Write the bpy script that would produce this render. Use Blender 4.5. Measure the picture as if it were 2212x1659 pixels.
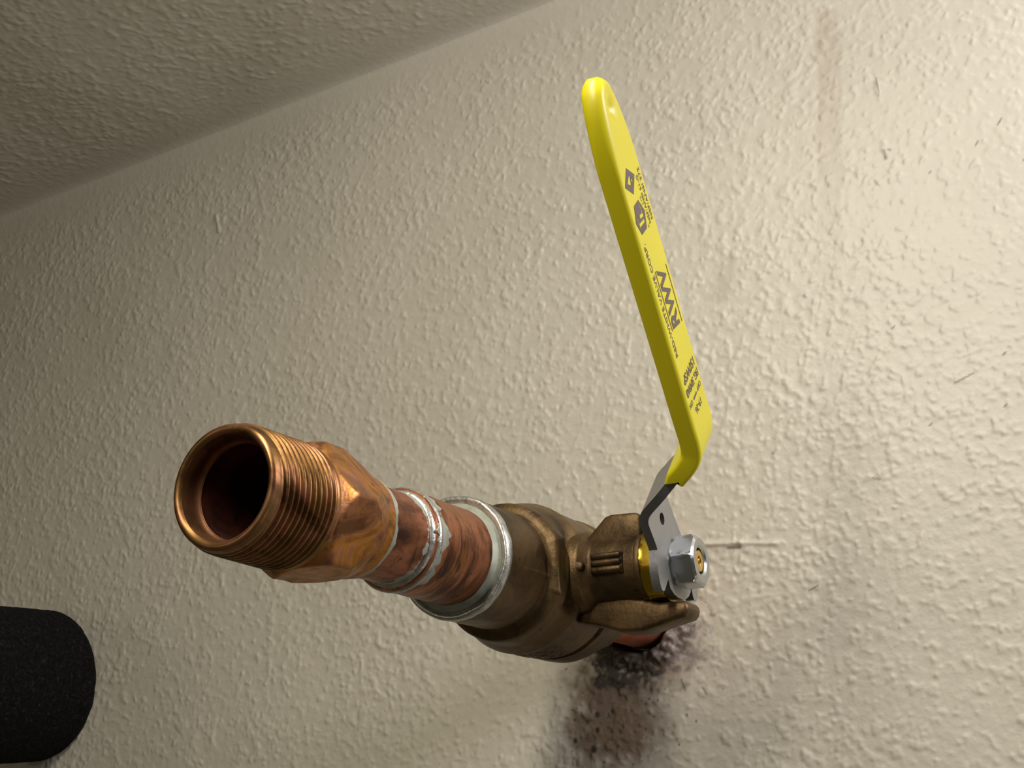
import bpy, bmesh, math, random
import numpy as np
from mathutils import Vector, Matrix
from mathutils import noise as mnoise

# ------------------------------------------------------------------ scene, camera, light
for o in list(bpy.data.objects):
    bpy.data.objects.remove(o, do_unlink=True)
scene = bpy.context.scene
COL = scene.collection
MM = 0.001
R_ = math.radians
rng = np.random.default_rng(11)
random.seed(5)

cam_data = bpy.data.cameras.new('camera')
cam = bpy.data.objects.new('camera', cam_data)
COL.objects.link(cam)
right = Vector((0.88079621, 0.46669133, -0.07998269))
up = Vector((0.22702174, -0.26799931, 0.93628922))
fwd = Vector((-0.41552276, 0.84283781, 0.34200185))
M = Matrix((right, up, -fwd)).transposed().to_4x4()
M.translation = Vector((163.008, -409.442, -74.002)) * MM
cam.matrix_world = M
cam_data.sensor_fit = 'HORIZONTAL'
cam_data.sensor_width = 36.0
cam_data.lens = 2800.0 / 2212.0 * 36.0
cam_data.clip_start = 0.005
cam_data.clip_end = 50
scene.camera = cam

world = bpy.data.worlds.new('room_light')
scene.world = world
world.use_nodes = True
bg = world.node_tree.nodes['Background']
bg.inputs[0].default_value = (1.0, 0.88, 0.60, 1)
bg.inputs[1].default_value = 0.065

def area(name, loc, target, sx, sy, power, color):
    d = bpy.data.lights.new(name, 'AREA')
    d.shape = 'RECTANGLE'; d.size = sx; d.size_y = sy
    d.energy = power; d.color = color
    o = bpy.data.objects.new(name, d); COL.objects.link(o)
    o.location = loc
    o.rotation_euler = (Vector(target) - Vector(loc)).to_track_quat('-Z', 'Y').to_euler()
    return o
# narrow fluorescent tube over the pipe, a brighter white lamp to the right, a small bulb in the room behind the viewer
tube = area('ceiling_tube', (0.058, -0.37, 0.185), (0.062, -0.20, -0.20), 0.035, 0.36, 1.28, (1.0, 0.93, 0.80))
side = area('side_lamp', (0.41, -0.13, 0.155), (0.0, 0.07, 0.15), 0.10, 0.14, 1.40, (1.0, 0.955, 1.03))
area('room_bulb', (-0.55, -1.3, 0.05), (0, -0.1, 0.0), 0.07, 0.07, 0.6, (1.0, 0.88, 0.72))
area('low_bulb', (0.75, -0.35, -0.85), (0, -0.15, 0.0), 0.05, 0.05, 0.40, (1.0, 0.95, 0.90))

scene.view_settings.view_transform = 'Standard'
scene.view_settings.look = 'None'
scene.view_settings.gamma = 1.0
scene.view_settings.use_curve_mapping = False
scene.view_settings.exposure = 0.0

# ------------------------------------------------------------------ material helpers
def new_mat(name):
    m = bpy.data.materials.new(name); m.use_nodes = True
    nt = m.node_tree
    return m, nt, nt.nodes['Principled BSDF']
def N(nt, t, **kw):
    n = nt.nodes.new(t)
    for k, v in kw.items(): setattr(n, k, v)
    return n
def tex_coord(nt, scale=(1, 1, 1)):
    tc = N(nt, 'ShaderNodeTexCoord'); mp = N(nt, 'ShaderNodeMapping')
    mp.inputs['Scale'].default_value = scale
    nt.links.new(tc.outputs['Object'], mp.inputs['Vector'])
    return mp.outputs['Vector']
def noise_tex(nt, vec, scale, detail=3, rough=0.55, dist=0.0):
    n = N(nt, 'ShaderNodeTexNoise')
    n.inputs['Scale'].default_value = scale; n.inputs['Detail'].default_value = detail
    n.inputs['Roughness'].default_value = rough; n.inputs['Distortion'].default_value = dist
    nt.links.new(vec, n.inputs['Vector'])
    return n.outputs['Fac']
def ramp(nt, fac, stops):
    r = N(nt, 'ShaderNodeValToRGB')
    els = r.color_ramp.elements
    while len(els) < len(stops): els.new(0.5)
    for e, (p, c) in zip(els, stops):
        e.position = p; e.color = (*c, 1) if len(c) == 3 else c
    nt.links.new(fac, r.inputs['Fac'])
    return r.outputs['Color']
def mix(nt, fac, a, b):
    m = N(nt, 'ShaderNodeMix', data_type='RGBA')
    for s, v in ((m.inputs[0], fac), (m.inputs[6], a), (m.inputs[7], b)):
        if isinstance(v, bpy.types.NodeSocket): nt.links.new(v, s)
        else: s.default_value = v if not isinstance(v, tuple) else ((*v, 1) if len(v) == 3 else v)
    return m.outputs[2]
def bump(nt, h, bsdf, strength, dist):
    b = N(nt, 'ShaderNodeBump')
    b.inputs['Strength'].default_value = strength; b.inputs['Distance'].default_value = dist
    nt.links.new(h, b.inputs['Height']); nt.links.new(b.outputs['Normal'], bsdf.inputs['Normal'])
def setp(bsdf, **kw):
    for k, v in kw.items():
        s = bsdf.inputs[k.replace('_', ' ')]
        s.default_value = v if not isinstance(v, tuple) else (*v, 1)

def metal(name, stops, scale=90, rough=0.4, metallic=1.0, stretch=(1, 1, 1), bumps=0.0, rvar=0.15, dist=0.6, stain=None, stain_scale=140, stain_stretch=(0.45, 1.6, 0.45)):
    m, nt, b = new_mat(name)
    vec = tex_coord(nt, stretch)
    f = noise_tex(nt, vec, scale, 5, 0.6, dist)
    col = ramp(nt, f, stops)
    if stain:
        sv = tex_coord(nt, stain_stretch)
        k = ramp(nt, noise_tex(nt, sv, stain_scale, 6, 0.65, 0.8), [(0.50, (0, 0, 0)), (0.64, (0.85, 0.85, 0.85))])
        col = mix(nt, k, col, stain)
        k2 = ramp(nt, noise_tex(nt, tex_coord(nt), stain_scale * 3.5, 3, 0.6), [(0.62, (0, 0, 0)), (0.72, (0.6, 0.6, 0.6))])
        col = mix(nt, k2, col, tuple(c * 0.6 for c in stain))
    nt.links.new(col, b.inputs['Base Color'])
    g = noise_tex(nt, vec, scale * 2.7, 3)
    mr = N(nt, 'ShaderNodeMapRange'); mr.inputs['To Min'].default_value = rough - rvar; mr.inputs['To Max'].default_value = rough + rvar
    nt.links.new(g, mr.inputs['Value']); nt.links.new(mr.outputs['Result'], b.inputs['Roughness'])
    b.inputs['Metallic'].default_value = metallic
    if bumps: bump(nt, noise_tex(nt, tex_coord(nt), 900, 3), b, bumps, 0.0006)
    return m

MAT = {}
MAT['copper'] = metal('oxidised_copper', [(0.34, (0.05, 0.020, 0.013)), (0.45, (0.20, 0.075, 0.036)), (0.55, (0.38, 0.155, 0.085)), (0.68, (0.25, 0.095, 0.035))], 90, 0.45, 0.85, (1, 0.45, 1), 0.15, stain=(0.055, 0.022, 0.014))
MAT['copper_dark'] = metal('heat_stained_copper', [(0.34, (0.04, 0.018, 0.014)), (0.44, (0.20, 0.075, 0.03)), (0.54, (0.38, 0.15, 0.075)), (0.68, (0.27, 0.115, 0.035))], 90, 0.45, 0.85, (0.6, 1.6, 0.6), 0.2, stain=(0.035, 0.016, 0.012))
MAT['copper_red'] = metal('red_copper', [(0.3, (0.45, 0.13, 0.07)), (0.7, (0.75, 0.28, 0.17))], 60, 0.5, 0.6)
MAT['adapter'] = metal('orange_brown_copper', [(0.34, (0.12, 0.050, 0.016)), (0.43, (0.27, 0.115, 0.025)), (0.50, (0.46, 0.20, 0.04)), (0.57, (0.46, 0.20, 0.105)), (0.68, (0.30, 0.125, 0.05))], 75, 0.42, 0.85, (1, 0.8, 1), 0.15, dist=1.0, stain=(0.12, 0.05, 0.014), stain_scale=75, stain_stretch=(1, 0.8, 1))
MAT['thread'] = metal('thread_copper', [(0.30, (0.11, 0.05, 0.018)), (0.46, (0.25, 0.135, 0.045)), (0.58, (0.38, 0.175, 0.095)), (0.72, (0.26, 0.165, 0.055))], 60, 0.40, 0.95, stain=(0.09, 0.042, 0.014), stain_scale=70, stain_stretch=(1, 0.4, 1))
MAT['lip'] = metal('dull_lip', [(0.3, (0.07, 0.032, 0.016)), (0.5, (0.22, 0.10, 0.045)), (0.7, (0.32, 0.14, 0.08))], 90, 0.5, 0.8)
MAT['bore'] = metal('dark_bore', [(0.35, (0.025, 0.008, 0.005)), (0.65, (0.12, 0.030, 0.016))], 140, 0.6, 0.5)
MAT['solder'] = metal('solder', [(0.3, (0.30, 0.31, 0.29)), (0.5, (0.50, 0.51, 0.48)), (0.7, (0.62, 0.63, 0.60))], 260, 0.38, 0.9, (1, 1, 1), 0.25)
MAT['flux'] = metal('flux_residue', [(0.3, (0.22, 0.24, 0.19)), (0.7, (0.40, 0.41, 0.34))], 150, 0.55, 0.2)
MAT['bronze'] = metal('bronze_casting', [(0.30, (0.045, 0.028, 0.014)), (0.45, (0.10, 0.062, 0.026)), (0.58, (0.15, 0.093, 0.040)), (0.72, (0.155, 0.118, 0.036))], 45, 0.48, 0.75, (1, 1, 1), 0.18, 0.12, stain=(0.045, 0.027, 0.012), stain_scale=60, stain_stretch=(1, 1, 1))
MAT['brass'] = metal('bright_brass', [(0.3, (0.42, 0.27, 0.02)), (0.7, (0.66, 0.46, 0.06))], 60, 0.30, 1.0)
MAT['brass_pale'] = metal('stem_brass', [(0.3, (0.72, 0.48, 0.14)), (0.7, (0.90, 0.65, 0.25))], 100, 0.28, 1.0)
MAT['steel'] = metal('plated_steel', [(0.3, (0.30, 0.30, 0.29)), (0.7, (0.38, 0.38, 0.36))], 60, 0.48, 0.8, (1, 1, 1), 0.08, 0.08)
MAT['edge'] = metal('sheared_steel_edge', [(0.3, (0.17, 0.17, 0.175)), (0.7, (0.24, 0.24, 0.25))], 120, 0.5, 0.8, (1, 1, 1), 0.1, 0.08)
MAT['zinc'] = metal('bright_zinc', [(0.3, (0.52, 0.55, 0.58)), (0.7, (0.66, 0.69, 0.72))], 60, 0.22, 1.0, (1, 1, 1), 0.0, 0.06)

m, nt, b = new_mat('yellow_vinyl')
v = tex_coord(nt)
nt.links.new(ramp(nt, noise_tex(nt, v, 30, 2), [(0.3, (0.60, 0.535, 0.004)), (0.7, (0.65, 0.575, 0.008))]), b.inputs['Base Color'])
setp(b, Roughness=0.38, Specular_IOR_Level=0.6)
MAT['yellow'] = m
m, nt, b = new_mat('dark_ink')
setp(b, Base_Color=(0.11, 0.08, 0.07), Roughness=0.6)
MAT['ink'] = m

m, nt, b = new_mat('black_foam')
v = tex_coord(nt)
n1 = noise_tex(nt, v, 700, 4, 0.75)
n2 = noise_tex(nt, v, 1600, 2)
nt.links.new(ramp(nt, n1, [(0.38, (0.0025, 0.0025, 0.0025)), (0.58, (0.009, 0.0085, 0.0085)), (0.70, (0.035, 0.034, 0.034)), (0.80, (0.12, 0.12, 0.12))]), b.inputs['Base Color'])
setp(b, Roughness=0.95, Specular_IOR_Level=0.12)
bump(nt, n1, b, 0.9, 0.0015)
MAT['foam'] = m

def paint(name, stained):
    m, nt, b = new_mat(name)
    v = tex_coord(nt)
    col = ramp(nt, noise_tex(nt, v, 9, 4), [(0.3, (0.53, 0.50, 0.405)), (0.7, (0.595, 0.56, 0.46))])
    if stained:
        at = N(nt, 'ShaderNodeVertexColor', layer_name='wear_shadow')
        sp = N(nt, 'ShaderNodeSeparateColor'); nt.links.new(at.outputs['Color'], sp.inputs['Color'])
        col = mix(nt, sp.outputs['Green'], col, (0.165, 0.105, 0.055))  # scorch brown, also painting in the valve's shadow
        grey = ramp(nt, noise_tex(nt, v, 260, 4, 0.7), [(0.35, (0.10, 0.082, 0.078)), (0.52, (0.24, 0.205, 0.20)), (0.68, (0.50, 0.46, 0.46))])
        col = mix(nt, sp.outputs['Red'], col, (0.010, 0.009, 0.008))
        ash = N(nt, 'ShaderNodeMath', operation='MULTIPLY'); ash.inputs[1].default_value = 0.75
        nt.links.new(sp.outputs['Blue'], ash.inputs[0])
        col = mix(nt, ash.outputs[0], col, grey)
        at2 = N(nt, 'ShaderNodeVertexColor', layer_name='mark')
        sp2 = N(nt, 'ShaderNodeSeparateColor'); nt.links.new(at2.outputs['Color'], sp2.inputs['Color'])
        col = mix(nt, sp2.outputs['Red'], col, (0.40, 0.33, 0.25))
        col = mix(nt, sp2.outputs['Green'], col, (0.09, 0.075, 0.06))
    nt.links.new(col, b.inputs['Base Color'])
    setp(b, Roughness=0.42, Specular_IOR_Level=0.4)
    bump(nt, noise_tex(nt, v, 420, 3, 0.5), b, 0.22, 0.0006)
    return m
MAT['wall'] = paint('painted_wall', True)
MAT['ceiling'] = paint('painted_ceiling', False)

# ------------------------------------------------------------------ mesh helpers (millimetres in, metres out)
def finish(name, me, mat, parent=None, smooth=40, **props):
    o = bpy.data.objects.new(name, me)
    COL.objects.link(o)
    mats = mat if isinstance(mat, (list, tuple)) else [mat]
    for k in mats: me.materials.append(MAT[k])
    if smooth:
        me.polygons.foreach_set('use_smooth', [True] * len(me.polygons))
        me.set_sharp_from_angle(angle=R_(smooth))
    if parent: o.parent = parent
    for k, v in props.items(): o[k] = v
    return o
def from_py(verts, faces):
    me = bpy.data.meshes.new('mesh')
    me.from_pydata([tuple(c * MM for c in p) for p in verts], [], faces)
    me.validate(); me.update()
    bm = bmesh.new(); bm.from_mesh(me)
    bmesh.ops.recalc_face_normals(bm, faces=bm.faces)
    bm.to_mesh(me); bm.free()
    return me
def lathe(profile, segs=96, axis='y', rfun=None, origin=(0, 0, 0), caps=True):
    """profile: list of (position along axis, radius); rfun(theta, pos, r) may reshape it"""
    verts, faces = [], []
    for a, r in profile:
        for k in range(segs):
            t = 2 * math.pi * k / segs
            rr = rfun(t, a, r) if rfun else r
            if axis == 'y': p = (rr * math.cos(t), a, rr * math.sin(t))
            else: p = (a, rr * math.cos(t), rr * math.sin(t))
            verts.append((p[0] + origin[0], p[1] + origin[1], p[2] + origin[2]))
    n = len(profile)
    for i in range(n - 1):
        for k in range(segs):
            k2 = (k + 1) % segs
            faces.append((i * segs + k, i * segs + k2, (i + 1) * segs + k2, (i + 1) * segs + k))
    if caps:
        faces.append(tuple(range(segs))); faces.append(tuple((n - 1) * segs + k for k in range(segs)))
    return from_py(verts, faces)
def densify(prof, step):
    out = [prof[0]]
    for (a0, r0), (a1, r1) in zip(prof, prof[1:]):
        L = math.hypot(a1 - a0, r1 - r0); n = max(1, int(math.ceil(L / step)))
        for i in range(1, n + 1): out.append((a0 + (a1 - a0) * i / n, r0 + (r1 - r0) * i / n))
    return out
def prism(poly, fmap, d0, d1, holes=(), bevel=0.0):
    """extrude a 2D polygon between depths d0, d1; fmap(p, q, depth) -> xyz"""
    bm = bmesh.new()
    edges = []
    for loop in [poly] + list(holes):
        vs = [bm.verts.new(fmap(p[0], p[1], d0)) for p in loop]
        edges += [bm.edges.new((vs[i], vs[(i + 1) % len(vs)])) for i in range(len(vs))]
    r = bmesh.ops.triangle_fill(bm, use_beauty=True, use_dissolve=True, edges=edges)
    faces = [g for g in r['geom'] if isinstance(g, bmesh.types.BMFace)]
    ext = bmesh.ops.extrude_face_region(bm, geom=faces)
    dv = Vector(fmap(0, 0, d1)) - Vector(fmap(0, 0, d0))
    for g in ext['geom']:
        if isinstance(g, bmesh.types.BMVert): g.co += dv
    bmesh.ops.recalc_face_normals(bm, faces=bm.faces)
    if bevel:
        es = [e for e in bm.edges if len(e.link_faces) == 2 and e.calc_face_angle(0) > R_(35)]
        bmesh.ops.bevel(bm, geom=es, offset=bevel, segments=2, profile=0.5, affect='EDGES', clamp_overlap=True)
    for v_ in bm.verts: v_.co *= MM
    me = bpy.data.meshes.new('mesh'); bm.to_mesh(me); bm.free()
    return me
def smoothstep(a, b_, x):
    t = np.clip((x - a) / (b_ - a), 0, 1); return t * t * (3 - 2 * t)
def ss(a, b_, x):
    t = min(max((x - a) / (b_ - a), 0), 1); return t * t * (3 - 2 * t)

# ------------------------------------------------------------------ room shell
CEIL = 250.5
def gauss_field(n0, n1, step, sigma, seed, aniso=1.0):
    r = np.random.default_rng(seed)
    w = r.standard_normal((n0, n1))
    k0 = np.fft.fftfreq(n0, step)[:, None]; k1 = np.fft.fftfreq(n1, step)[None, :]
    g = np.exp(-2 * (math.pi * sigma) ** 2 * (k0 ** 2 + (aniso * k1) ** 2))
    f = np.fft.ifft2(np.fft.fft2(w) * g).real
    return f / f.std()
FS = 0.5
FN = 1400
def peel(seed):
    a = gauss_field(FN, FN, FS, 0.52, seed); b_ = gauss_field(FN, FN, FS, 0.98, seed + 1)
    c_ = gauss_field(FN, FN, FS, 9.0, seed + 2); d = gauss_field(FN, FN, FS, 0.5, seed + 3)
    n = 0.8 * a + 0.75 * b_ + 0.25 * c_
    h = 0.15 * smoothstep(0.0, 1.9, n) + 0.014 * a + 0.03 * b_ + 0.004 * d + 0.07 * c_
    h += 0.09 * smoothstep(1.6, 2.6, a + 0.3 * c_)
    return h
def sample(F, X, Y):
    fx = (X / FS) % FN; fy = (Y / FS) % FN
    i0 = np.floor(fx).astype(int); j0 = np.floor(fy).astype(int)
    tx = fx - i0; ty = fy - j0
    i0 %= FN; j0 %= FN; i1 = (i0 + 1) % FN; j1 = (j0 + 1) % FN
    return (F[i0, j0] * (1 - tx) * (1 - ty) + F[i1, j0] * tx * (1 - ty) + F[i0, j1] * (1 - tx) * ty + F[i1, j1] * tx * ty)
def axis_lines(lo, hi, segs):
    """segs: list of (start, end, step)"""
    out = []
    for a, b_, s in segs: out.append(np.arange(a, b_, s))
    out.append(np.array([segs[-1][1]]))
    return np.concatenate(out)
def grid_object(name, A, B, place, mat, label):
    na, nb = len(A), len(B)
    GA, GB = np.meshgrid(A, B, indexing='ij')
    co = place(GA, GB)
    me = bpy.data.meshes.new(name)
    me.vertices.add(na * nb)
    me.vertices.foreach_set('co', (co.reshape(-1, 3) * MM).astype(np.float32).ravel())
    idx = np.arange(na * nb).reshape(na, nb)
    q = np.stack([idx[:-1, :-1], idx[1:, :-1], idx[1:, 1:], idx[:-1, 1:]], -1).reshape(-1, 4)
    nf = len(q)
    me.loops.add(nf * 4); me.polygons.add(nf)
    me.loops.foreach_set('vertex_index', q.ravel().astype(np.int32))
    me.polygons.foreach_set('loop_start', np.arange(0, nf * 4, 4, dtype=np.int32))
    me.polygons.foreach_set('use_smooth', np.ones(nf, bool))
    me.update(calc_edges=True)
    me.materials.append(MAT[mat])
    o = bpy.data.objects.new(name, me); COL.objects.link(o)
    o['kind'] = 'structure'; o['label'] = label
    return o, GA, GB
def set_color(me, name, r, g, b_):
    at = me.color_attributes.new(name, 'FLOAT_COLOR', 'POINT')
    c_ = np.stack([r, g, b_, np.ones_like(r)], -1).astype(np.float32)
    at.data.foreach_set('color', c_.ravel())

PEEL_W = peel(21)
PEEL_C = peel(57)
XS = axis_lines(0, 0, [(-2200, -350, 50), (-350, -46, 0.5), (-46, 46, 0.36), (46, 185, 0.5), (185, 2200, 50)])
ZS = axis_lines(0, 0, [(-2200, -90, 50), (-90, -62, 0.5), (-62, 24, 0.36), (24, CEIL, 0.5)])
CN = {k: gauss_field(FN, FN, FS, s, 90 + i) for i, (k, s) in enumerate((('f', 0.55), ('m', 1.3), ('l', 3.5)))}

def seg_dist(X, Z, a, b_):
    a = np.array(a, float); b_ = np.array(b_, float); d = b_ - a; L = max(d @ d, 1e-9)
    t = np.clip(((X - a[0]) * d[0] + (Z - a[1]) * d[1]) / L, 0, 1)
    return np.hypot(X - a[0] - t * d[0], Z - a[1] - t * d[1])

def wear_shadow_maps(X, Z):
    r = np.hypot(X, Z); nf = sample(CN['f'], X + 300, Z + 300); nm = sample(CN['m'], X + 300, Z + 300); nl = sample(CN['l'], X + 300, Z + 300)
    # black char hugging the underside of the pipe hole, breaking up into soot outwards
    ang = np.arctan2(Z, X)
    low = smoothstep(0.45, -0.35, np.sin(ang) - 0.25 * np.cos(ang))
    rim = np.exp(-((r - 11) / 9.5) ** 2) * low * 2.0 + np.exp(-((X + 9) / 13) ** 2 - ((Z + 20) / 6.5) ** 2) * 0.75
    char = smoothstep(0.30, 0.95, rim * (1 + 0.10 * nm + 0.28 * nf)) * 0.97
    char = np.maximum(char, 1 - smoothstep(12.2, 13.6, r + 0.6 * nm))
    film = np.exp(-((X + 2) / 21) ** 2 - ((Z + 14) / 14) ** 2)
    char = np.maximum(char, 0.72 * smoothstep(0.22, 0.95, film * (1 + 0.40 * nf + 0.12 * nm)))
    # scattered soot dots
    dots = np.zeros_like(X)
    rr = np.random.default_rng(4)
    for _ in range(150):
        a = rr.normal(-12, 14); b_ = rr.normal(-31, 13); s = rr.uniform(0.2, 0.55) * (1.5 if rr.random() < 0.12 else 1)
        if a < -31 or b_ > -8: continue
        dots = np.maximum(dots, (1 - smoothstep(0.5 * s, 1.1 * s, np.hypot(X - a, Z - b_))) * rr.uniform(0.2, 0.8))
    for a, b_, s in ((-17.5, -31.5, 1.1), (-18.0, -36.5, 1.0), (-20, -42.5, 1.2), (-26.5, -39, .9), (-12, -31, .8)):
        dots = np.maximum(dots, 0.95 * (1 - smoothstep(0.5 * s, 1.1 * s, np.hypot(X - a, (Z - b_) * 0.8))))
    char = np.maximum(char, dots)
    # brown scorch below the hole with the valve's cast shadow painted into it
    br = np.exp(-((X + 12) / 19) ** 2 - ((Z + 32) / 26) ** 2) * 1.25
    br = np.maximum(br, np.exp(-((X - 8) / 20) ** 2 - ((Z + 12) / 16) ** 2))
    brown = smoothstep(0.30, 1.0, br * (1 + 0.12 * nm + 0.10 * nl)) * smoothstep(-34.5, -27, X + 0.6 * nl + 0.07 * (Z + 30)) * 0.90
    # grey-violet smoke film to the right
    gr = np.exp(-((X - 15) / 10) ** 2 - ((Z + 13) / 11) ** 2) * 1.25
    grey = smoothstep(0.30, 0.85, gr * (1 + 0.20 * nm + 0.25 * nf)) * 0.85
    # thin drawn soot wisps
    w = np.zeros_like(X)
    for a, b_ in (((20, 4), (26, -1)), ((26, -1), (27.5, -4.5)), ((19.5, -10.5), (23, -6.5)), ((23, -6.5), (25.5, -8)), ((25.5, -8), (25.5, -12)), ((19.5, -10.5), (18, -13.5))):
        w = np.maximum(w, 0.75 * (1 - smoothstep(0.3, 1.1, seg_dist(X, Z, a, b_) + 0.3 * nf)))
    grey = np.maximum(grey, w)
    return char, brown, grey
def mark_maps(X, Z):
    nl = sample(CN['l'], X + 100, Z + 500); nm = sample(CN['m'], X + 100, Z + 500)
    band = 1 - smoothstep(3.2, 5.0, seg_dist(X, Z, (99.6, 199), (84, 98)) + 0.45 * nl)
    band = band * (0.25 + 0.75 * smoothstep(85, 190, Z)) * 0.42
    sm = (1 - smoothstep(1.0, 4.0, seg_dist(X, Z, (46, 105), (50, 116)) + 1.0 * nm)) * 0.35
    band = np.maximum(band, sm)
    # yellowed patch round the valve
    halo = np.exp(-(np.hypot(X - 8, (Z - 2) * 0.9) / 42) ** 2) * 0.16
    band = np.maximum(band, halo)
    dk = np.zeros_like(X)
    segs = [((116.2, 54.8), (122.3, 56.7), .45), ((109.0, 141), (109.4, 138), .9), ((110.6, 141), (111.4, 140.4), .5),
            ((35.5, 16.2), (39.5, 15.6), .7), ((111.7, 169), (111.2, 162), .35),
            ((100.5, 77.5), (101.5, 78.2), .5), ((132, 60.5), (133, 61), .5), ((129, 44), (130, 44.5), .5), ((106, 43), (107, 43.4), .45),
            ((138, 133), (139, 134.5), .45), ((146, 138), (147.5, 140), .45), ((122, 128), (122.6, 128.6), .5), ((151, 123), (151.4, 123.3), .5),
            ((86, 30), (88, 29), .4), ((20.5, -27.5), (21.5, -29.5), .6), ((13.5, -24), (14.5, -27.5), .5), ((8, -17), (12, -18.5), .4),
            ((60, -2), (63, -1), .4), ((74, 97), (74.6, 96), .6), ((55, 45), (55.4, 44.6), .6)]
    for a, b_, s in segs:
        s *= 0.8; dk = np.maximum(dk, 0.6 * (1 - smoothstep(0.45 * s, 1.25 * s, seg_dist(X, Z, a, b_))))
    return band, dk
def place_wall(X, Z):
    h = sample(PEEL_W, X, Z) * (0.15 + 0.85 * smoothstep(2, 26, CEIL - Z))
    r = np.hypot(X, Z)
    # trowelled ridge right of the valve
    h += 0.75 * np.exp(-(seg_dist(X, Z, (26, 19.0), (40, 17.0)) / 0.9) ** 2) + 0.45 * np.exp(-(seg_dist(X, Z, (40, 17.0), (52, 14.6)) / 0.8) ** 2)
    h += 0.15 * np.exp(-(seg_dist(X, Z, (111.7, 170), (111.2, 160)) / 0.7) ** 2)
    h += 0.45 * np.exp(-(seg_dist(X, Z, (-178, 199), (-179.5, 207)) / 0.8) ** 2)
    nm = sample(CN['m'], X + 300, Z + 300); nf = sample(CN['f'], X + 300, Z + 300)
    ring = np.exp(-((r - 16.5) / 4.0) ** 2)
    h += ring * (0.6 + 0.40 * nm + 0.35 * nf) * (0.45 + 0.55 * smoothstep(8, -8, Z))
    h -= 9.0 * (1 - smoothstep(11.3, 13.4, r + 0.4 * nm))
    h += 3.0 * np.exp(-(CEIL - Z) / 2.2)            # caulked corner
    return np.stack([X, -h, Z], -1)
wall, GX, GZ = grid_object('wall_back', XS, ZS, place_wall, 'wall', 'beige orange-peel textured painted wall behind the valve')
ch, br, gr = wear_shadow_maps(GX.ravel(), GZ.ravel())
set_color(wall.data, 'wear_shadow', ch, br, gr)
bd, dk = mark_maps(GX.ravel(), GZ.ravel())
set_color(wall.data, 'mark', bd, dk, np.zeros_like(bd))

XC = axis_lines(0, 0, [(-2200, -380, 60), (-380, 20, 0.7), (20, 2200, 60)])
YC = axis_lines(0, 0, [(-3000, -150, 60), (-150, 0.6, 0.7)])
def place_ceil(X, Y):
    h = sample(PEEL_C, X, Y) * (0.15 + 0.85 * smoothstep(2, 26, -Y)) + 3.0 * np.exp(Y / 2.2)
    return np.stack([X, Y, CEIL - h], -1)
ceiling, _, _ = grid_object('ceiling', XC, YC, place_ceil, 'ceiling', 'beige textured painted ceiling meeting the wall')

# ------------------------------------------------------------------ the valve on its pipe (local: x = stem, y = into the wall, z = up)
valve = bpy.data.objects.new('ball_valve', None); COL.objects.link(valve)
valve.rotation_euler = (0, R_(3.63), 0)
valve.empty_display_size = 0.02
valve['label'] = 'bronze ball valve with yellow lever handle and threaded copper stub, on the wall'
valve['category'] = 'valve'

# --- threaded copper adapter
PITCH = 1.75
def thread_r(t, y, r):
    if y < -211.4 or y > -191.5: return r
    ph = ((y + PITCH * t / (2 * math.pi)) / PITCH) % 1.0
    tri = 1 - abs(2 * ph - 1)
    tri = ss(0.12, 0.88, tri)
    return r + (tri - 0.55) * 0.95 * ss(-211.4, -209.8, y) * (1 - ss(-194.5, -191.5, y))
adapter = finish('threaded_adapter', lathe(
    densify([(-212.3, 11.05), (-212.8, 11.4), (-213.1, 11.9), (-213.05, 12.4), (-212.6, 12.9), (-211.4, 13.3)], 0.4)
    + densify([(-211.4, 13.3), (-191.5, 13.75)], 0.16)[1:], 128, rfun=thread_r, caps=False), 'thread', valve, smooth=60, label='threaded end of the copper adapter')
def hex_r(t, y, r):
    a = (t - R_(65) + math.pi / 6) % (math.pi / 3) - math.pi / 6
    flat = 13.75 / math.cos(math.pi / 6 - abs(a))
    cone = min(13.4 + (y + 191.6) * 0.60, 16.0, 12.2 + (-170.5 - y) * 0.34)
    w = 1.0 if y < -168.2 else 0.0
    nn = mnoise.noise(Vector((math.cos(t) * 2.2, y * 0.16, math.sin(t) * 2.2)))
    return (max(12.3, min(flat, cone)) + 0.30 * nn) if w else r
hexc = finish('hex_collar', lathe(densify([(-191.6, 13.55), (-187, 14), (-181, 14), (-171.5, 14), (-169.5, 12.35), (-168.0, 12.2), (-167.6, 11.0)], 0.6), 120, rfun=hex_r, caps=False), 'adapter', adapter, smooth=50, label='orange-brown hexagonal collar')
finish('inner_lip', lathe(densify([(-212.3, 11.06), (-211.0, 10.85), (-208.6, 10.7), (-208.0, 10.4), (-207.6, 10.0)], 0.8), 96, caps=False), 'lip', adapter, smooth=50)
finish('bore', lathe([(-207.8, 10.1), (-175, 10.0), (-140, 9.9), (-95, 9.8), (-94, 0.1)], 64, caps=False), 'bore', adapter, label='dark inside of the pipe')

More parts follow.
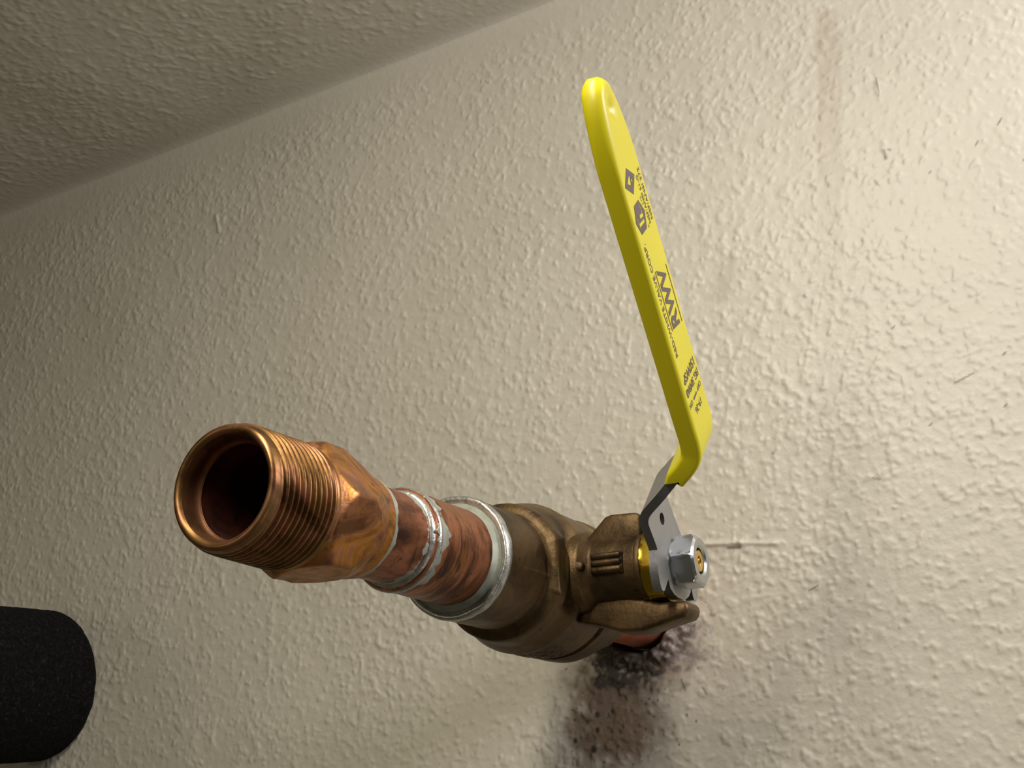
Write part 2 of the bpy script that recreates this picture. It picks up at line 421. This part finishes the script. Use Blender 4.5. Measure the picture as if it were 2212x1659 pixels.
def ragged_band(y0, y1, r, amp, seed, segs=200, patch=0.6):
    """thin raised band round the pipe with uneven edges"""
    verts, faces = [], []
    for k in range(segs):
        t = 2 * math.pi * k / segs
        n0 = mnoise.noise(Vector((math.cos(t) * 2.5 + seed, math.sin(t) * 2.5, 0.3))) + 0.5 * mnoise.noise(Vector((math.cos(t) * 8 + seed, math.sin(t) * 8, 4)))
        n1 = mnoise.noise(Vector((math.cos(t) * 2.5 + seed, math.sin(t) * 2.5, 7.3))) + 0.5 * mnoise.noise(Vector((math.cos(t) * 8 + seed, math.sin(t) * 8, 9)))
        mid = 0.5 * (y0 + y1) + 0.5 * amp * n0; hw_ = max(0.04, 0.5 * (y1 - y0) * (0.75 + 1.5 * n1 * patch))
        a = mid - hw_; b_ = mid + hw_
        for y, d in ((a, -0.2), (a + 0.15, 0.14), ((a + b_) / 2, 0.2), (b_ - 0.15, 0.14), (b_, -0.2)):
            verts.append(((r + d) * math.cos(t), y, (r + d) * math.sin(t)))
    for k in range(segs):
        for j in range(4):
            a = k * 5 + j; b_ = ((k + 1) % segs) * 5 + j
            faces.append((a, b_, b_ + 1, a + 1))
    return from_py(verts, faces)
# --- copper tube between adapter and coupling
tube = finish('copper_tube', lathe(densify([(-171, 11.1), (-146, 11.1)], 1.0), 96, caps=False), 'copper', valve)
finish('flux_residue', ragged_band(-169.4, -165.9, 11.85, 0.8, 3, patch=0.4), 'flux', adapter)
finish('flux_residue', ragged_band(-154.2, -150.2, 11.0, 1.2, 8, patch=1.3), 'flux', tube)
# --- copper coupling with its solder beads
coup = finish('copper_coupling', lathe(densify([(-150.6, 11.0), (-150.3, 12.2), (-149.4, 12.55), (-140, 12.55), (-126, 12.6), (-117, 12.7)], 0.8), 110, caps=False,
    rfun=lambda t, y, r: r + 0.12 * mnoise.noise(Vector((math.cos(t) * 3, y * 0.25, math.sin(t) * 3)))), 'copper_dark', valve)
def bead(y0, r0, prof, seed, amp=0.18):
    return lathe([(y0 + a, r0 + r) for a, r in prof], 120, caps=False,
        rfun=lambda t, y, r: r + amp * mnoise.noise(Vector((math.cos(t) * 4 + seed, y * 0.4, math.sin(t) * 4))))
finish('solder_ring', bead(-149.9, 11.2, [(-1.5, -0.2), (-1.3, 0.3), (-0.5, 0.7), (0.0, 0.85), (0.3, 1.25), (0.9, 1.65), (1.5, 1.6), (1.8, 1.2)], 1, 0.1), 'solder', coup, smooth=70, label='bright grey solder bead')
finish('flux_residue', ragged_band(-149.2, -146.0, 12.5, 1.0, 14, patch=1.4), 'flux', coup)

# --- valve body
body_prof = [(-121.3, 14.6), (-121.6, 15.6), (-120.8, 16.05), (-119.0, 16.1), (-100.2, 16.15), (-98.9, 16.0), (-98.3, 16.6), (-97.6, 17.9), (-96.8, 18.8), (-95.6, 19.2), (-94.4, 19.3),
             (-91.0, 19.8), (-86.5, 20.9), (-85.0, 21.3), (-84.2, 21.3), (-83.6, 20.8), (-75, 21.0), (-66.4, 20.9), (-65.7, 20.0), (-64.4, 20.0), (-63.8, 21.0), (-60, 21.3), (-55.6, 21.2), (-54.8, 20.9),
             (-54.2, 20.2), (-47.0, 18.2), (-40.0, 16.8), (-38.8, 16.4), (-38.2, 13.5), (-38.0, 10.8)]
def body_r(t, y, r):
    td = (math.degrees(t) + 180) % 360 - 180          # -180..180, 0 = stem side
    # flat on the stem side of the flange, with proud corners
    w = ss(-98.4, -96.6, y) * (1 - ss(-93.2, -91.2, y))
    if w > 0 and abs(td) < 60:
        a = abs(td + 1)
        tgt = 18.5 / max(math.cos(t), 0.2) if a < 23 else r + 0.75 * math.exp(-((a - 23) / 7) ** 2)
        r = r + (tgt - r) * w
    # hollow between the flange and the bonnet neck
    g = math.exp(-((y + 88.8) / 2.6) ** 2) * (1 - ss(18, 46, td) if td > 0 else 1 - ss(20, 42, -td))
    r -= 2.2 * g
    # parting line
    pl = math.exp(-((td + 12) / 1.1) ** 2) * ss(-118, -108, y) * (1 - ss(-99, -98, y))
    r += 0.35 * pl
    pl = math.exp(-((td - 168) / 1.2) ** 2) * ss(-119, -110, y)
    r += 0.3 * pl
    # worn cast lettering underneath
    if -135 < td < -58 and -82 < y < -67:
        k = ss(-135, -122, td) * (1 - ss(-72, -58, td)) * ss(-82, -80, y) * (1 - ss(-69, -67, y))
        s_ = math.sin(td * 0.62 + 1.7 * math.sin(y * 0.9)) * math.sin(y * 1.25 + td * 0.11)
        r += 0.40 * k * ss(-0.15, 0.35, s_)
    r += 0.10 * mnoise.noise(Vector((math.cos(t) * 5, y * 0.35, math.sin(t) * 5)))
    return r
body = finish('valve_body', lathe(densify(body_prof, 0.55), 220, rfun=body_r, caps=False), 'bronze', valve, smooth=50)
finish('solder_ring', bead(-121.5, 12.6, [(-2.2, -0.1), (-1.7, 0.3), (-0.9, 0.8), (-0.4, 1.3), (-0.1, 1.7), (0.3, 1.9)], 5, 0.2), 'flux', body, smooth=70, label='pale solder fillet')
finish('solder_rim', bead(-121.5, 15.2, [(0.4, -1.3), (-0.35, -0.9), (-0.55, -0.2), (-0.75, 0.15), (-0.6, 0.6), (0.1, 1.0), (1.0, 1.15), (1.8, 1.1), (2.1, 0.8)], 9, 0.22), 'solder', body, smooth=70, label='grey solder film on the socket rim')

SY = -79.0
# bonnet core round the stem
finish('bonnet', lathe(densify([(14, 12.5), (20.5, 11.6), (21.8, 10.2), (23.0, 9.45), (24.0, 9.4), (36.3, 9.3), (37.6, 9.0), (38.3, 8.3), (38.5, 6.0)], 0.6), 96, axis='x', origin=(0, SY, 0),
    rfun=lambda t, x, r: r + 0.10 * mnoise.noise(Vector((math.cos(t) * 3, x * 0.4, math.sin(t) * 3)))), 'bronze', body, smooth=50)
fx = lambda p, q, d: (p, SY + d, q)
# upper ear, lower stop lug
finish('bonnet_ear', prism([(18, 6), (22.4, 9.4), (27.2, 14.0), (29.0, 14.5), (36.6, 14.2), (37.9, 13.2), (37.7, 6)], fx, -6.2, 6.2, bevel=1.3), 'bronze', body, smooth=50)
finish('stop_lug', prism([(15, -6), (30, -7.5), (36, -9.0), (40.5, -10.4), (47.6, -10.6), (48.8, -11.4), (48.5, -14.0), (47.4, -14.9), (42, -16.1), (35, -17.7), (29, -17.4), (22, -15.2), (15, -13.5)], fx, -3.0, 7.4, bevel=1.2), 'bronze', body, smooth=50)
# ribbed boss on the near side of the bonnet
ribs = finish('ribbed_boss', prism([(24.0, -2.3), (33.4, -2.5), (33.4, 3.3), (24.0, 3.4)], lambda p, q, d: (p, SY + d, q), -10.0, -6, bevel=0.4), 'bronze', body, smooth=50)
for zc in (2.35, 0.55, -1.4):
    pr = [(24.2, 0.3), (24.5, 0.85), (25.2, 1.0), (32.4, 1.0), (33.0, 0.8), (33.2, 0.3)]
    finish('rib', lathe(pr, 16, axis='x', origin=(0, SY - 9.9, zc)), 'bronze', ribs, smooth=50)
finish('casting_flash', prism([(15, -1.2), (22.0, -1.0), (22.6, 0.2), (22.0, 1.3), (19.5, 1.7), (15, 1.4)], lambda p, q, d: (p, SY + d, q), -11.6, -7, bevel=0.5), 'bronze', body, smooth=50)
finish('bonnet_rim', lathe([(36.2, 9.0), (36.4, 9.8), (37.1, 10.0), (37.9, 9.7), (38.2, 8.6)], 72, axis='x', origin=(0, SY, 0)), 'bronze', body, smooth=50)
# brass gland
def gland_r(t, x, r):
    a = (t - R_(12)) % (math.pi / 4) - math.pi / 8
    return min(r, 0.955 * r / math.cos(a)) if 38.5 < x < 43.0 else r
finish('packing_gland', lathe(densify([(38.0, 8.0), (38.2, 10.0), (38.6, 10.3), (42.6, 10.3), (43.05, 10.0), (43.05, 3)], 0.8), 96, axis='x', origin=(0, SY, 0), rfun=gland_r), 'brass', valve, smooth=30, label='shiny yellow brass packing nut')

# --- lever: handle frame (u along the handle, v across it, x off the stem)
HA = R_(45.0)
TB = math.tan(R_(2.5))
Hd = Vector((0, -math.sin(HA), math.cos(HA))); Wd = Vector((0, math.cos(HA), math.sin(HA)))
def hp(x, u, v): return Vector((x, SY, 0)) + Hd * u + Wd * v
base = [(18, -9), (12.6, -9.0), (11.2, -9.2), (9.6, -11.6), (7.4, -13.7), (4.6, -15.1), (2.9, -15.4), (1.9, -14.9), (1.5, -14.0), (1.6, -11.5), (1.7, -9.3),
        (-0.6, -10.1), (-3.4, -9.2), (-6.0, -7.4), (-8.3, -5.1), (-10.0, -2.6), (-10.8, -0.4), (-10.9, 1.4), (-10.4, 3.1), (-12.6, 2.0), (-13.9, 1.9), (-14.8, 2.9), (-15.2, 4.6), (-14.8, 6.3), (-12.8, 7.9),
        (-8, 9.0), (0, 9.1), (8, 9.0), (18, 9)]
hole = [(14.3 + 1.7 * math.cos(k * math.pi / 10), 0.6 + 1.7 * math.sin(k * math.pi / 10)) for k in range(20)]
me1 = prism(base, lambda p, q, d: hp(d, p, q), 43.1, 45.5, holes=[hole], bevel=0.0)
def smooth_path(pts, n=8):
    out = []
    P = [Vector(p) for p in pts]
    for i in range(len(P) - 1):
        p0 = P[max(i - 1, 0)]; p1 = P[i]; p2 = P[i + 1]; p3 = P[min(i + 2, len(P) - 1)]
        for k in range(n):
            t = k / n
            out.append(0.5 * ((2 * p1) + (p2 - p0) * t + (2 * p0 - 5 * p1 + 4 * p2 - p3) * t * t + (3 * p1 - p0 - 3 * p2 + p3) * t ** 3))
    out.append(P[-1]); return out
ctrl = [(44.3, 18.0), (44.55, 20.2), (45.9, 22.4), (49.6, 25.4), (56.0, 30.4), (60.2, 33.7), (62.3, 36.3), (63.1, 40), (63.3, 46), (64.0, 60)]
path = smooth_path(ctrl, 6)
def frames(path):
    fr = []
    for i, p in enumerate(path):
        d = (path[min(i + 1, len(path) - 1)] - path[max(i - 1, 0)]).normalized()
        fr.append((p, Vector((d.y, -d.x))))      # normal in the (x,u) plane, towards +x
    fr[0] = (path[0], Vector((1, 0)))
    return fr
verts, faces = [], []
for p, n_ in frames(path):
    hwid = 9.0 - 1.6 * ss(26, 31, p.y)
    for sgn, v_ in ((-1, -hwid), (1, -hwid), (1, hwid), (-1, hwid)):
        q = p + n_ * sgn * 1.2
        verts.append(tuple(hp(q.x, q.y, v_)))
for i in range(len(path) - 1):
    for j in range(4):
        faces.append((i * 4 + j, i * 4 + (j + 1) % 4, i * 4 + 4 + (j + 1) % 4, i * 4 + 4 + j))
faces.append((len(verts) - 4, len(verts) - 3, len(verts) - 2, len(verts) - 1))
me2 = from_py(verts, faces)
bm = bmesh.new(); bm.from_mesh(me1); bm.from_mesh(me2)
bmesh.ops.remove_doubles(bm, verts=bm.verts, dist=1e-6)
bm.normal_update()
# sheared rim faces are the ones whose normal lies in the handle's width / end direction
for f_ in bm.faces:
    c_ = f_.calc_center_median()
    n_ = f_.normal
    wv = abs(n_.dot(Wd)); ux = abs(n_.x)
    u_ = (c_ / MM - Vector((0, SY, 0))).dot(Hd)
    f_.material_index = 1 if (wv > 0.75 and u_ > 9.0) or (u_ <= 18.01 and ux < 0.3) else 0
bm.to_mesh(me1); bm.free()
lever = finish('lever', me1, ['steel', 'edge'], valve, smooth=35, label='grey plated steel lever plate')

# --- yellow grip
gctrl = [(56.1, 30.45), (60.1, 33.6), (62.2, 36.2), (63.05, 40), (63.3, 46)] + [(61.3 + TB * u, u) for u in (60, 80, 98)]
gp = [p for p in smooth_path(gctrl, 7)]
TIP0, TIP1 = 98.0, 132.6
for k in range(1, 60):
    u = TIP0 + (TIP1 - TIP0) * (1 - (1 - k / 59) ** 1.7)
    gp.append(Vector((61.3 + TB * u, u)))
def section(hw, ht, r, nf=22, nc=6):
    r = min(r, hw * 0.95, ht * 0.98)
    pts = []
    for k in range(nf + 1): pts.append((ht, -hw + r + 2 * (hw - r) * k / nf))
    for k in range(1, nc): a = math.pi / 2 * k / nc; pts.append((ht - r + r * math.cos(a), hw - r + r * math.sin(a)))
    pts.append((ht - r, hw)); pts.append((-ht + r, hw))
    for k in range(1, nc): a = math.pi / 2 * k / nc; pts.append((-ht + r - r * math.sin(a), hw - r + r * math.cos(a)))
    for k in range(nf + 1): pts.append((-ht, hw - r - 2 * (hw - r) * k / nf))
    for k in range(1, nc): a = math.pi / 2 * k / nc; pts.append((-ht + r - r * math.cos(a), -hw + r - r * math.sin(a)))
    pts.append((-ht + r, -hw)); pts.append((ht - r, -hw))
    for k in range(1, nc): a = math.pi / 2 * k / nc; pts.append((ht - r + r * math.sin(a), -hw + r - r * math.cos(a)))
    return pts
verts, faces = [], []
ns = None
for p, n_ in frames(gp):
    u = p.y
    hw, ht, rr = 8.25 + 1.0 * (1 - ss(30, 37, u)), 2.65, 1.1
    if u > TIP0:
        q_ = min((u - TIP0) / (TIP1 - TIP0), 0.9995)
        hw = max(8.25 * math.sqrt(1 - q_ ** 3.6), 0.3)
        rr = 1.1 + 1.4 * ss(110, 124, u); ht = 2.65 + 0.25 * ss(108, 122, u)
        if u > 129.5: ht = 2.9 * math.sqrt(max(0.05, 1 - ((u - 129.5) / (TIP1 - 129.5)) ** 2 * 0.85))
    sec = section(hw, ht, rr)
    ns = len(sec)
    for d, v_ in sec:
        q = p + n_ * d
        x = q.x
        if d > 1.2: x -= 1.5 * math.exp(-((q.y - 125.0) / 2.6) ** 2 - ((v_ - 0.1) / 2.1) ** 2)
        verts.append(tuple(hp(x, q.y, v_)))
for i in range(len(gp) - 1):
    for j in range(ns):
        faces.append((i * ns + j, i * ns + (j + 1) % ns, (i + 1) * ns + (j + 1) % ns, (i + 1) * ns + j))
faces.append(tuple(range(ns))); faces.append(tuple((len(gp) - 1) * ns + j for j in range(ns)))
grip = finish('grip', from_py(verts, faces), 'yellow', valve, smooth=60, label='yellow vinyl handle grip')

# --- printing on the grip
FACE = 64.0
def face(u, v, d=0.0): return hp(FACE + TB * u + d, u, v)
def ink(name, me, lab=None):
    o = finish(name, me, 'ink', grip, smooth=0)
    if lab: o['label'] = lab
    return o
def text(body, u0, u1, v0, v1, along, name='lettering', bold=0.0, skew=0.0):
    """fit a line of print into the box u0..u1, v0..v1; along 'u' reads up the handle, 'v' reads across it"""
    cu = bpy.data.curves.new('t', 'FONT'); cu.body = body; cu.size = 1; cu.offset = bold; cu.resolution_u = 3
    ob = bpy.data.objects.new('t', cu); COL.objects.link(ob)
    dg = bpy.context.evaluated_depsgraph_get()
    me = bpy.data.meshes.new_from_object(ob.evaluated_get(dg))
    bpy.data.objects.remove(ob, do_unlink=True)
    xs = [v.co.x for v in me.vertices]; ys = [v.co.y for v in me.vertices]
    a0, a1, b0, b1 = min(xs), max(xs), min(ys), max(ys)
    for v in me.vertices:
        s = (v.co.x - a0) / (a1 - a0); t = (v.co.y - b0) / (b1 - b0)
        if along == 'u': u, w = u0 + (u1 - u0) * s + skew * (t - 0.5), v1 + (v0 - v1) * t       # tops towards -v
        else: u, w = u1 + (u0 - u1) * t, v1 + (v0 - v1) * s                   # reads towards -v, tops towards the stem
        v.co = face(u, w, 0.03) * MM
    me.update()
    return ink(name, me)
def flat(poly, name, holes=()):
    return ink(name, prism(poly, lambda p, q, d: face(p, q, d), -0.08, 0.03, holes=holes))
text('RWV', 68.5, 84.3, -2.5, 3.8, 'u', bold=0.035, skew=1.2)
flat([(69.2, -3.7), (85.1, -3.7), (85.1, -3.3), (69.2, -3.3)], 'printed_line')
flat([(67.5, 5.3), (83.1, 5.5), (83.1, 5.9), (67.5, 5.7)], 'printed_line')
text('RED-WHITE VALVE CORP.', 63.1, 93.0, -6.3, -4.6, 'u', bold=0.012)
text('NSF/ANSI 61-G', 95.0, 107.2, 2.4, 3.9, 'u', bold=0.012)
text('NSF/ANSI 372', 95.2, 108.3, 4.7, 6.2, 'u', bold=0.012)
text('c', 94.6, 95.4, 1.0, 1.8, 'u'); text('US', 100.5, 102.6, 0.9, 1.8, 'u')
text('150WSP', 55.2, 57.7, -6.2, 5.6, 'v', bold=0.02)
text('FIG. 5049AB', 51.9, 54.1, -6.8, 6.3, 'v', bold=0.02)
text('OFF', 49.2, 50.6, 1.9, 5.9, 'v', bold=0.01)
text('ON', 49.0, 50.4, -7.1, -3.9, 'v', bold=0.01)
flat([(49.3, -2.6), (49.4, 0.9), (50.0, 0.9), (49.9, -2.6)], 'printed_line')
text('19-26', 45.6, 47.5, -3.5, 2.5, 'v', bold=0.01)
# diamond emblem with a pale cutout, hexagon emblem with pale bars
flat([(111.2, -2.7), (107.9, 1.8), (104.6, -2.6), (107.9, -7.0)], 'diamond_emblem', holes=[[(109.2, -1.5), (108.7, -3.4), (107.9, -4.6), (106.9, -2.6), (107.6, -2.1)], [(108.5, -1.1), (107.6, -1.5), (106.8, -0.9), (107.5, -0.6)]])
flat([(102.5, -0.7), (102.5, -4.7), (98.9, -6.8), (95.3, -4.9), (95.1, -0.4), (98.8, 1.7)], 'hexagon_emblem', holes=[
    [(102.2, -1.0), (99.2, -0.75), (99.4, -2.9), (98.5, -2.9), (98.2, -0.25), (98.3, -0.1), (102.2, -0.6)],
    [(100.2, -4.6), (95.6, -4.85), (95.6, -4.5), (97.0, -4.3), (96.8, -0.4), (97.6, -0.3), (97.9, -4.25), (100.2, -4.25)]])
for u, v_, s_ in ((121.3, 1.9, .28), (121.2, 3.6, .22), (120.0, 3.9, .15), (113.6, -4.0, .16)):
    flat([(u + s_ * 1.4 * math.cos(k), v_ + s_ * math.sin(k)) for k in (0, 1.05, 2.1, 3.14, 4.2, 5.25)], 'speck')

# --- nut and stem end
NR = 7.55
def nut_r(t, x, r):
    a = (t - R_(55.0)) % (math.pi / 3) - math.pi / 6
    flatr = NR * math.cos(math.pi / 6) / math.cos(a)
    return min(r, flatr)
nut = finish('hex_nut', lathe([(51.0, 3.5), (51.8, 3.55), (52.3, 4.2), (52.35, 6.1), (51.75, 7.05), (51.2, 7.7), (47.0, 7.7), (46.4, 7.3), (46.0, 6.6), (45.5, 6.5)], 144, axis='x', origin=(0, SY, 0), rfun=nut_r, caps=False), 'zinc', valve, smooth=25, label='bright zinc-plated hexagon nut')
finish('nut_hole', lathe([(50.9, 3.55), (47, 3.4)], 48, axis='x', origin=(0, SY, 0), caps=False), 'zinc', nut)
finish('stem', lathe([(40, 3.1), (51.2, 3.1), (51.75, 2.8), (51.75, 1.35), (51.4, 1.15), (49.5, 1.1), (49.4, 0.05)], 56, axis='x', origin=(0, SY, 0), caps=False), 'brass_pale', valve, smooth=40, label='drilled brass end of the stem')

# --- supply tube out of the wall
finish('supply_tube', lathe(densify([(-39, 11.1), (8.5, 11.1)], 1.5), 96, caps=False), 'copper_red', valve, label='red copper pipe coming out of the wall')

# ------------------------------------------------------------------ insulated pipe at the lower left
ins = bpy.data.objects.new('insulated_pipe', None); COL.objects.link(ins)
ins.location = Vector((-273.2, 0, 11.2)) * MM
ins.rotation_euler = Vector((0.013, 0.984, 0.054)).to_track_quat('Y', 'Z').to_euler()
ins.empty_display_size = 0.02
ins['label'] = 'pipe wrapped in black foam insulation at the lower left corner'
ins['category'] = 'pipe'
foam_prof = [(-190, 12.0), (-190.2, 20), (-190, 30.0), (-188.5, 31.2)] + [(y, 31.4) for y in np.arange(-187, -3.2, 1.2)] + [(-2.6, 31.2), (-0.8, 30.3), (0.0, 29.2), (0.4, 26)]
finish('foam_sleeve', lathe(foam_prof, 200, caps=False, rfun=lambda t, y, r: r + 0.30 * mnoise.noise(Vector((math.cos(t) * 9, y * 0.28, math.sin(t) * 9))) + 0.4 * mnoise.noise(Vector((math.cos(t) * 1.5, y * 0.03, math.sin(t) * 1.5))) + 0.22 * mnoise.noise(Vector((math.cos(t) * 30, y * 0.9, math.sin(t) * 30)))), 'foam', ins, smooth=70)
finish('copper_core', lathe([(-196, 9.8), (-196.4, 10.4), (-196, 11.1), (0.2, 11.1), (1.5, 11.0)], 64, caps=False), 'copper', ins)
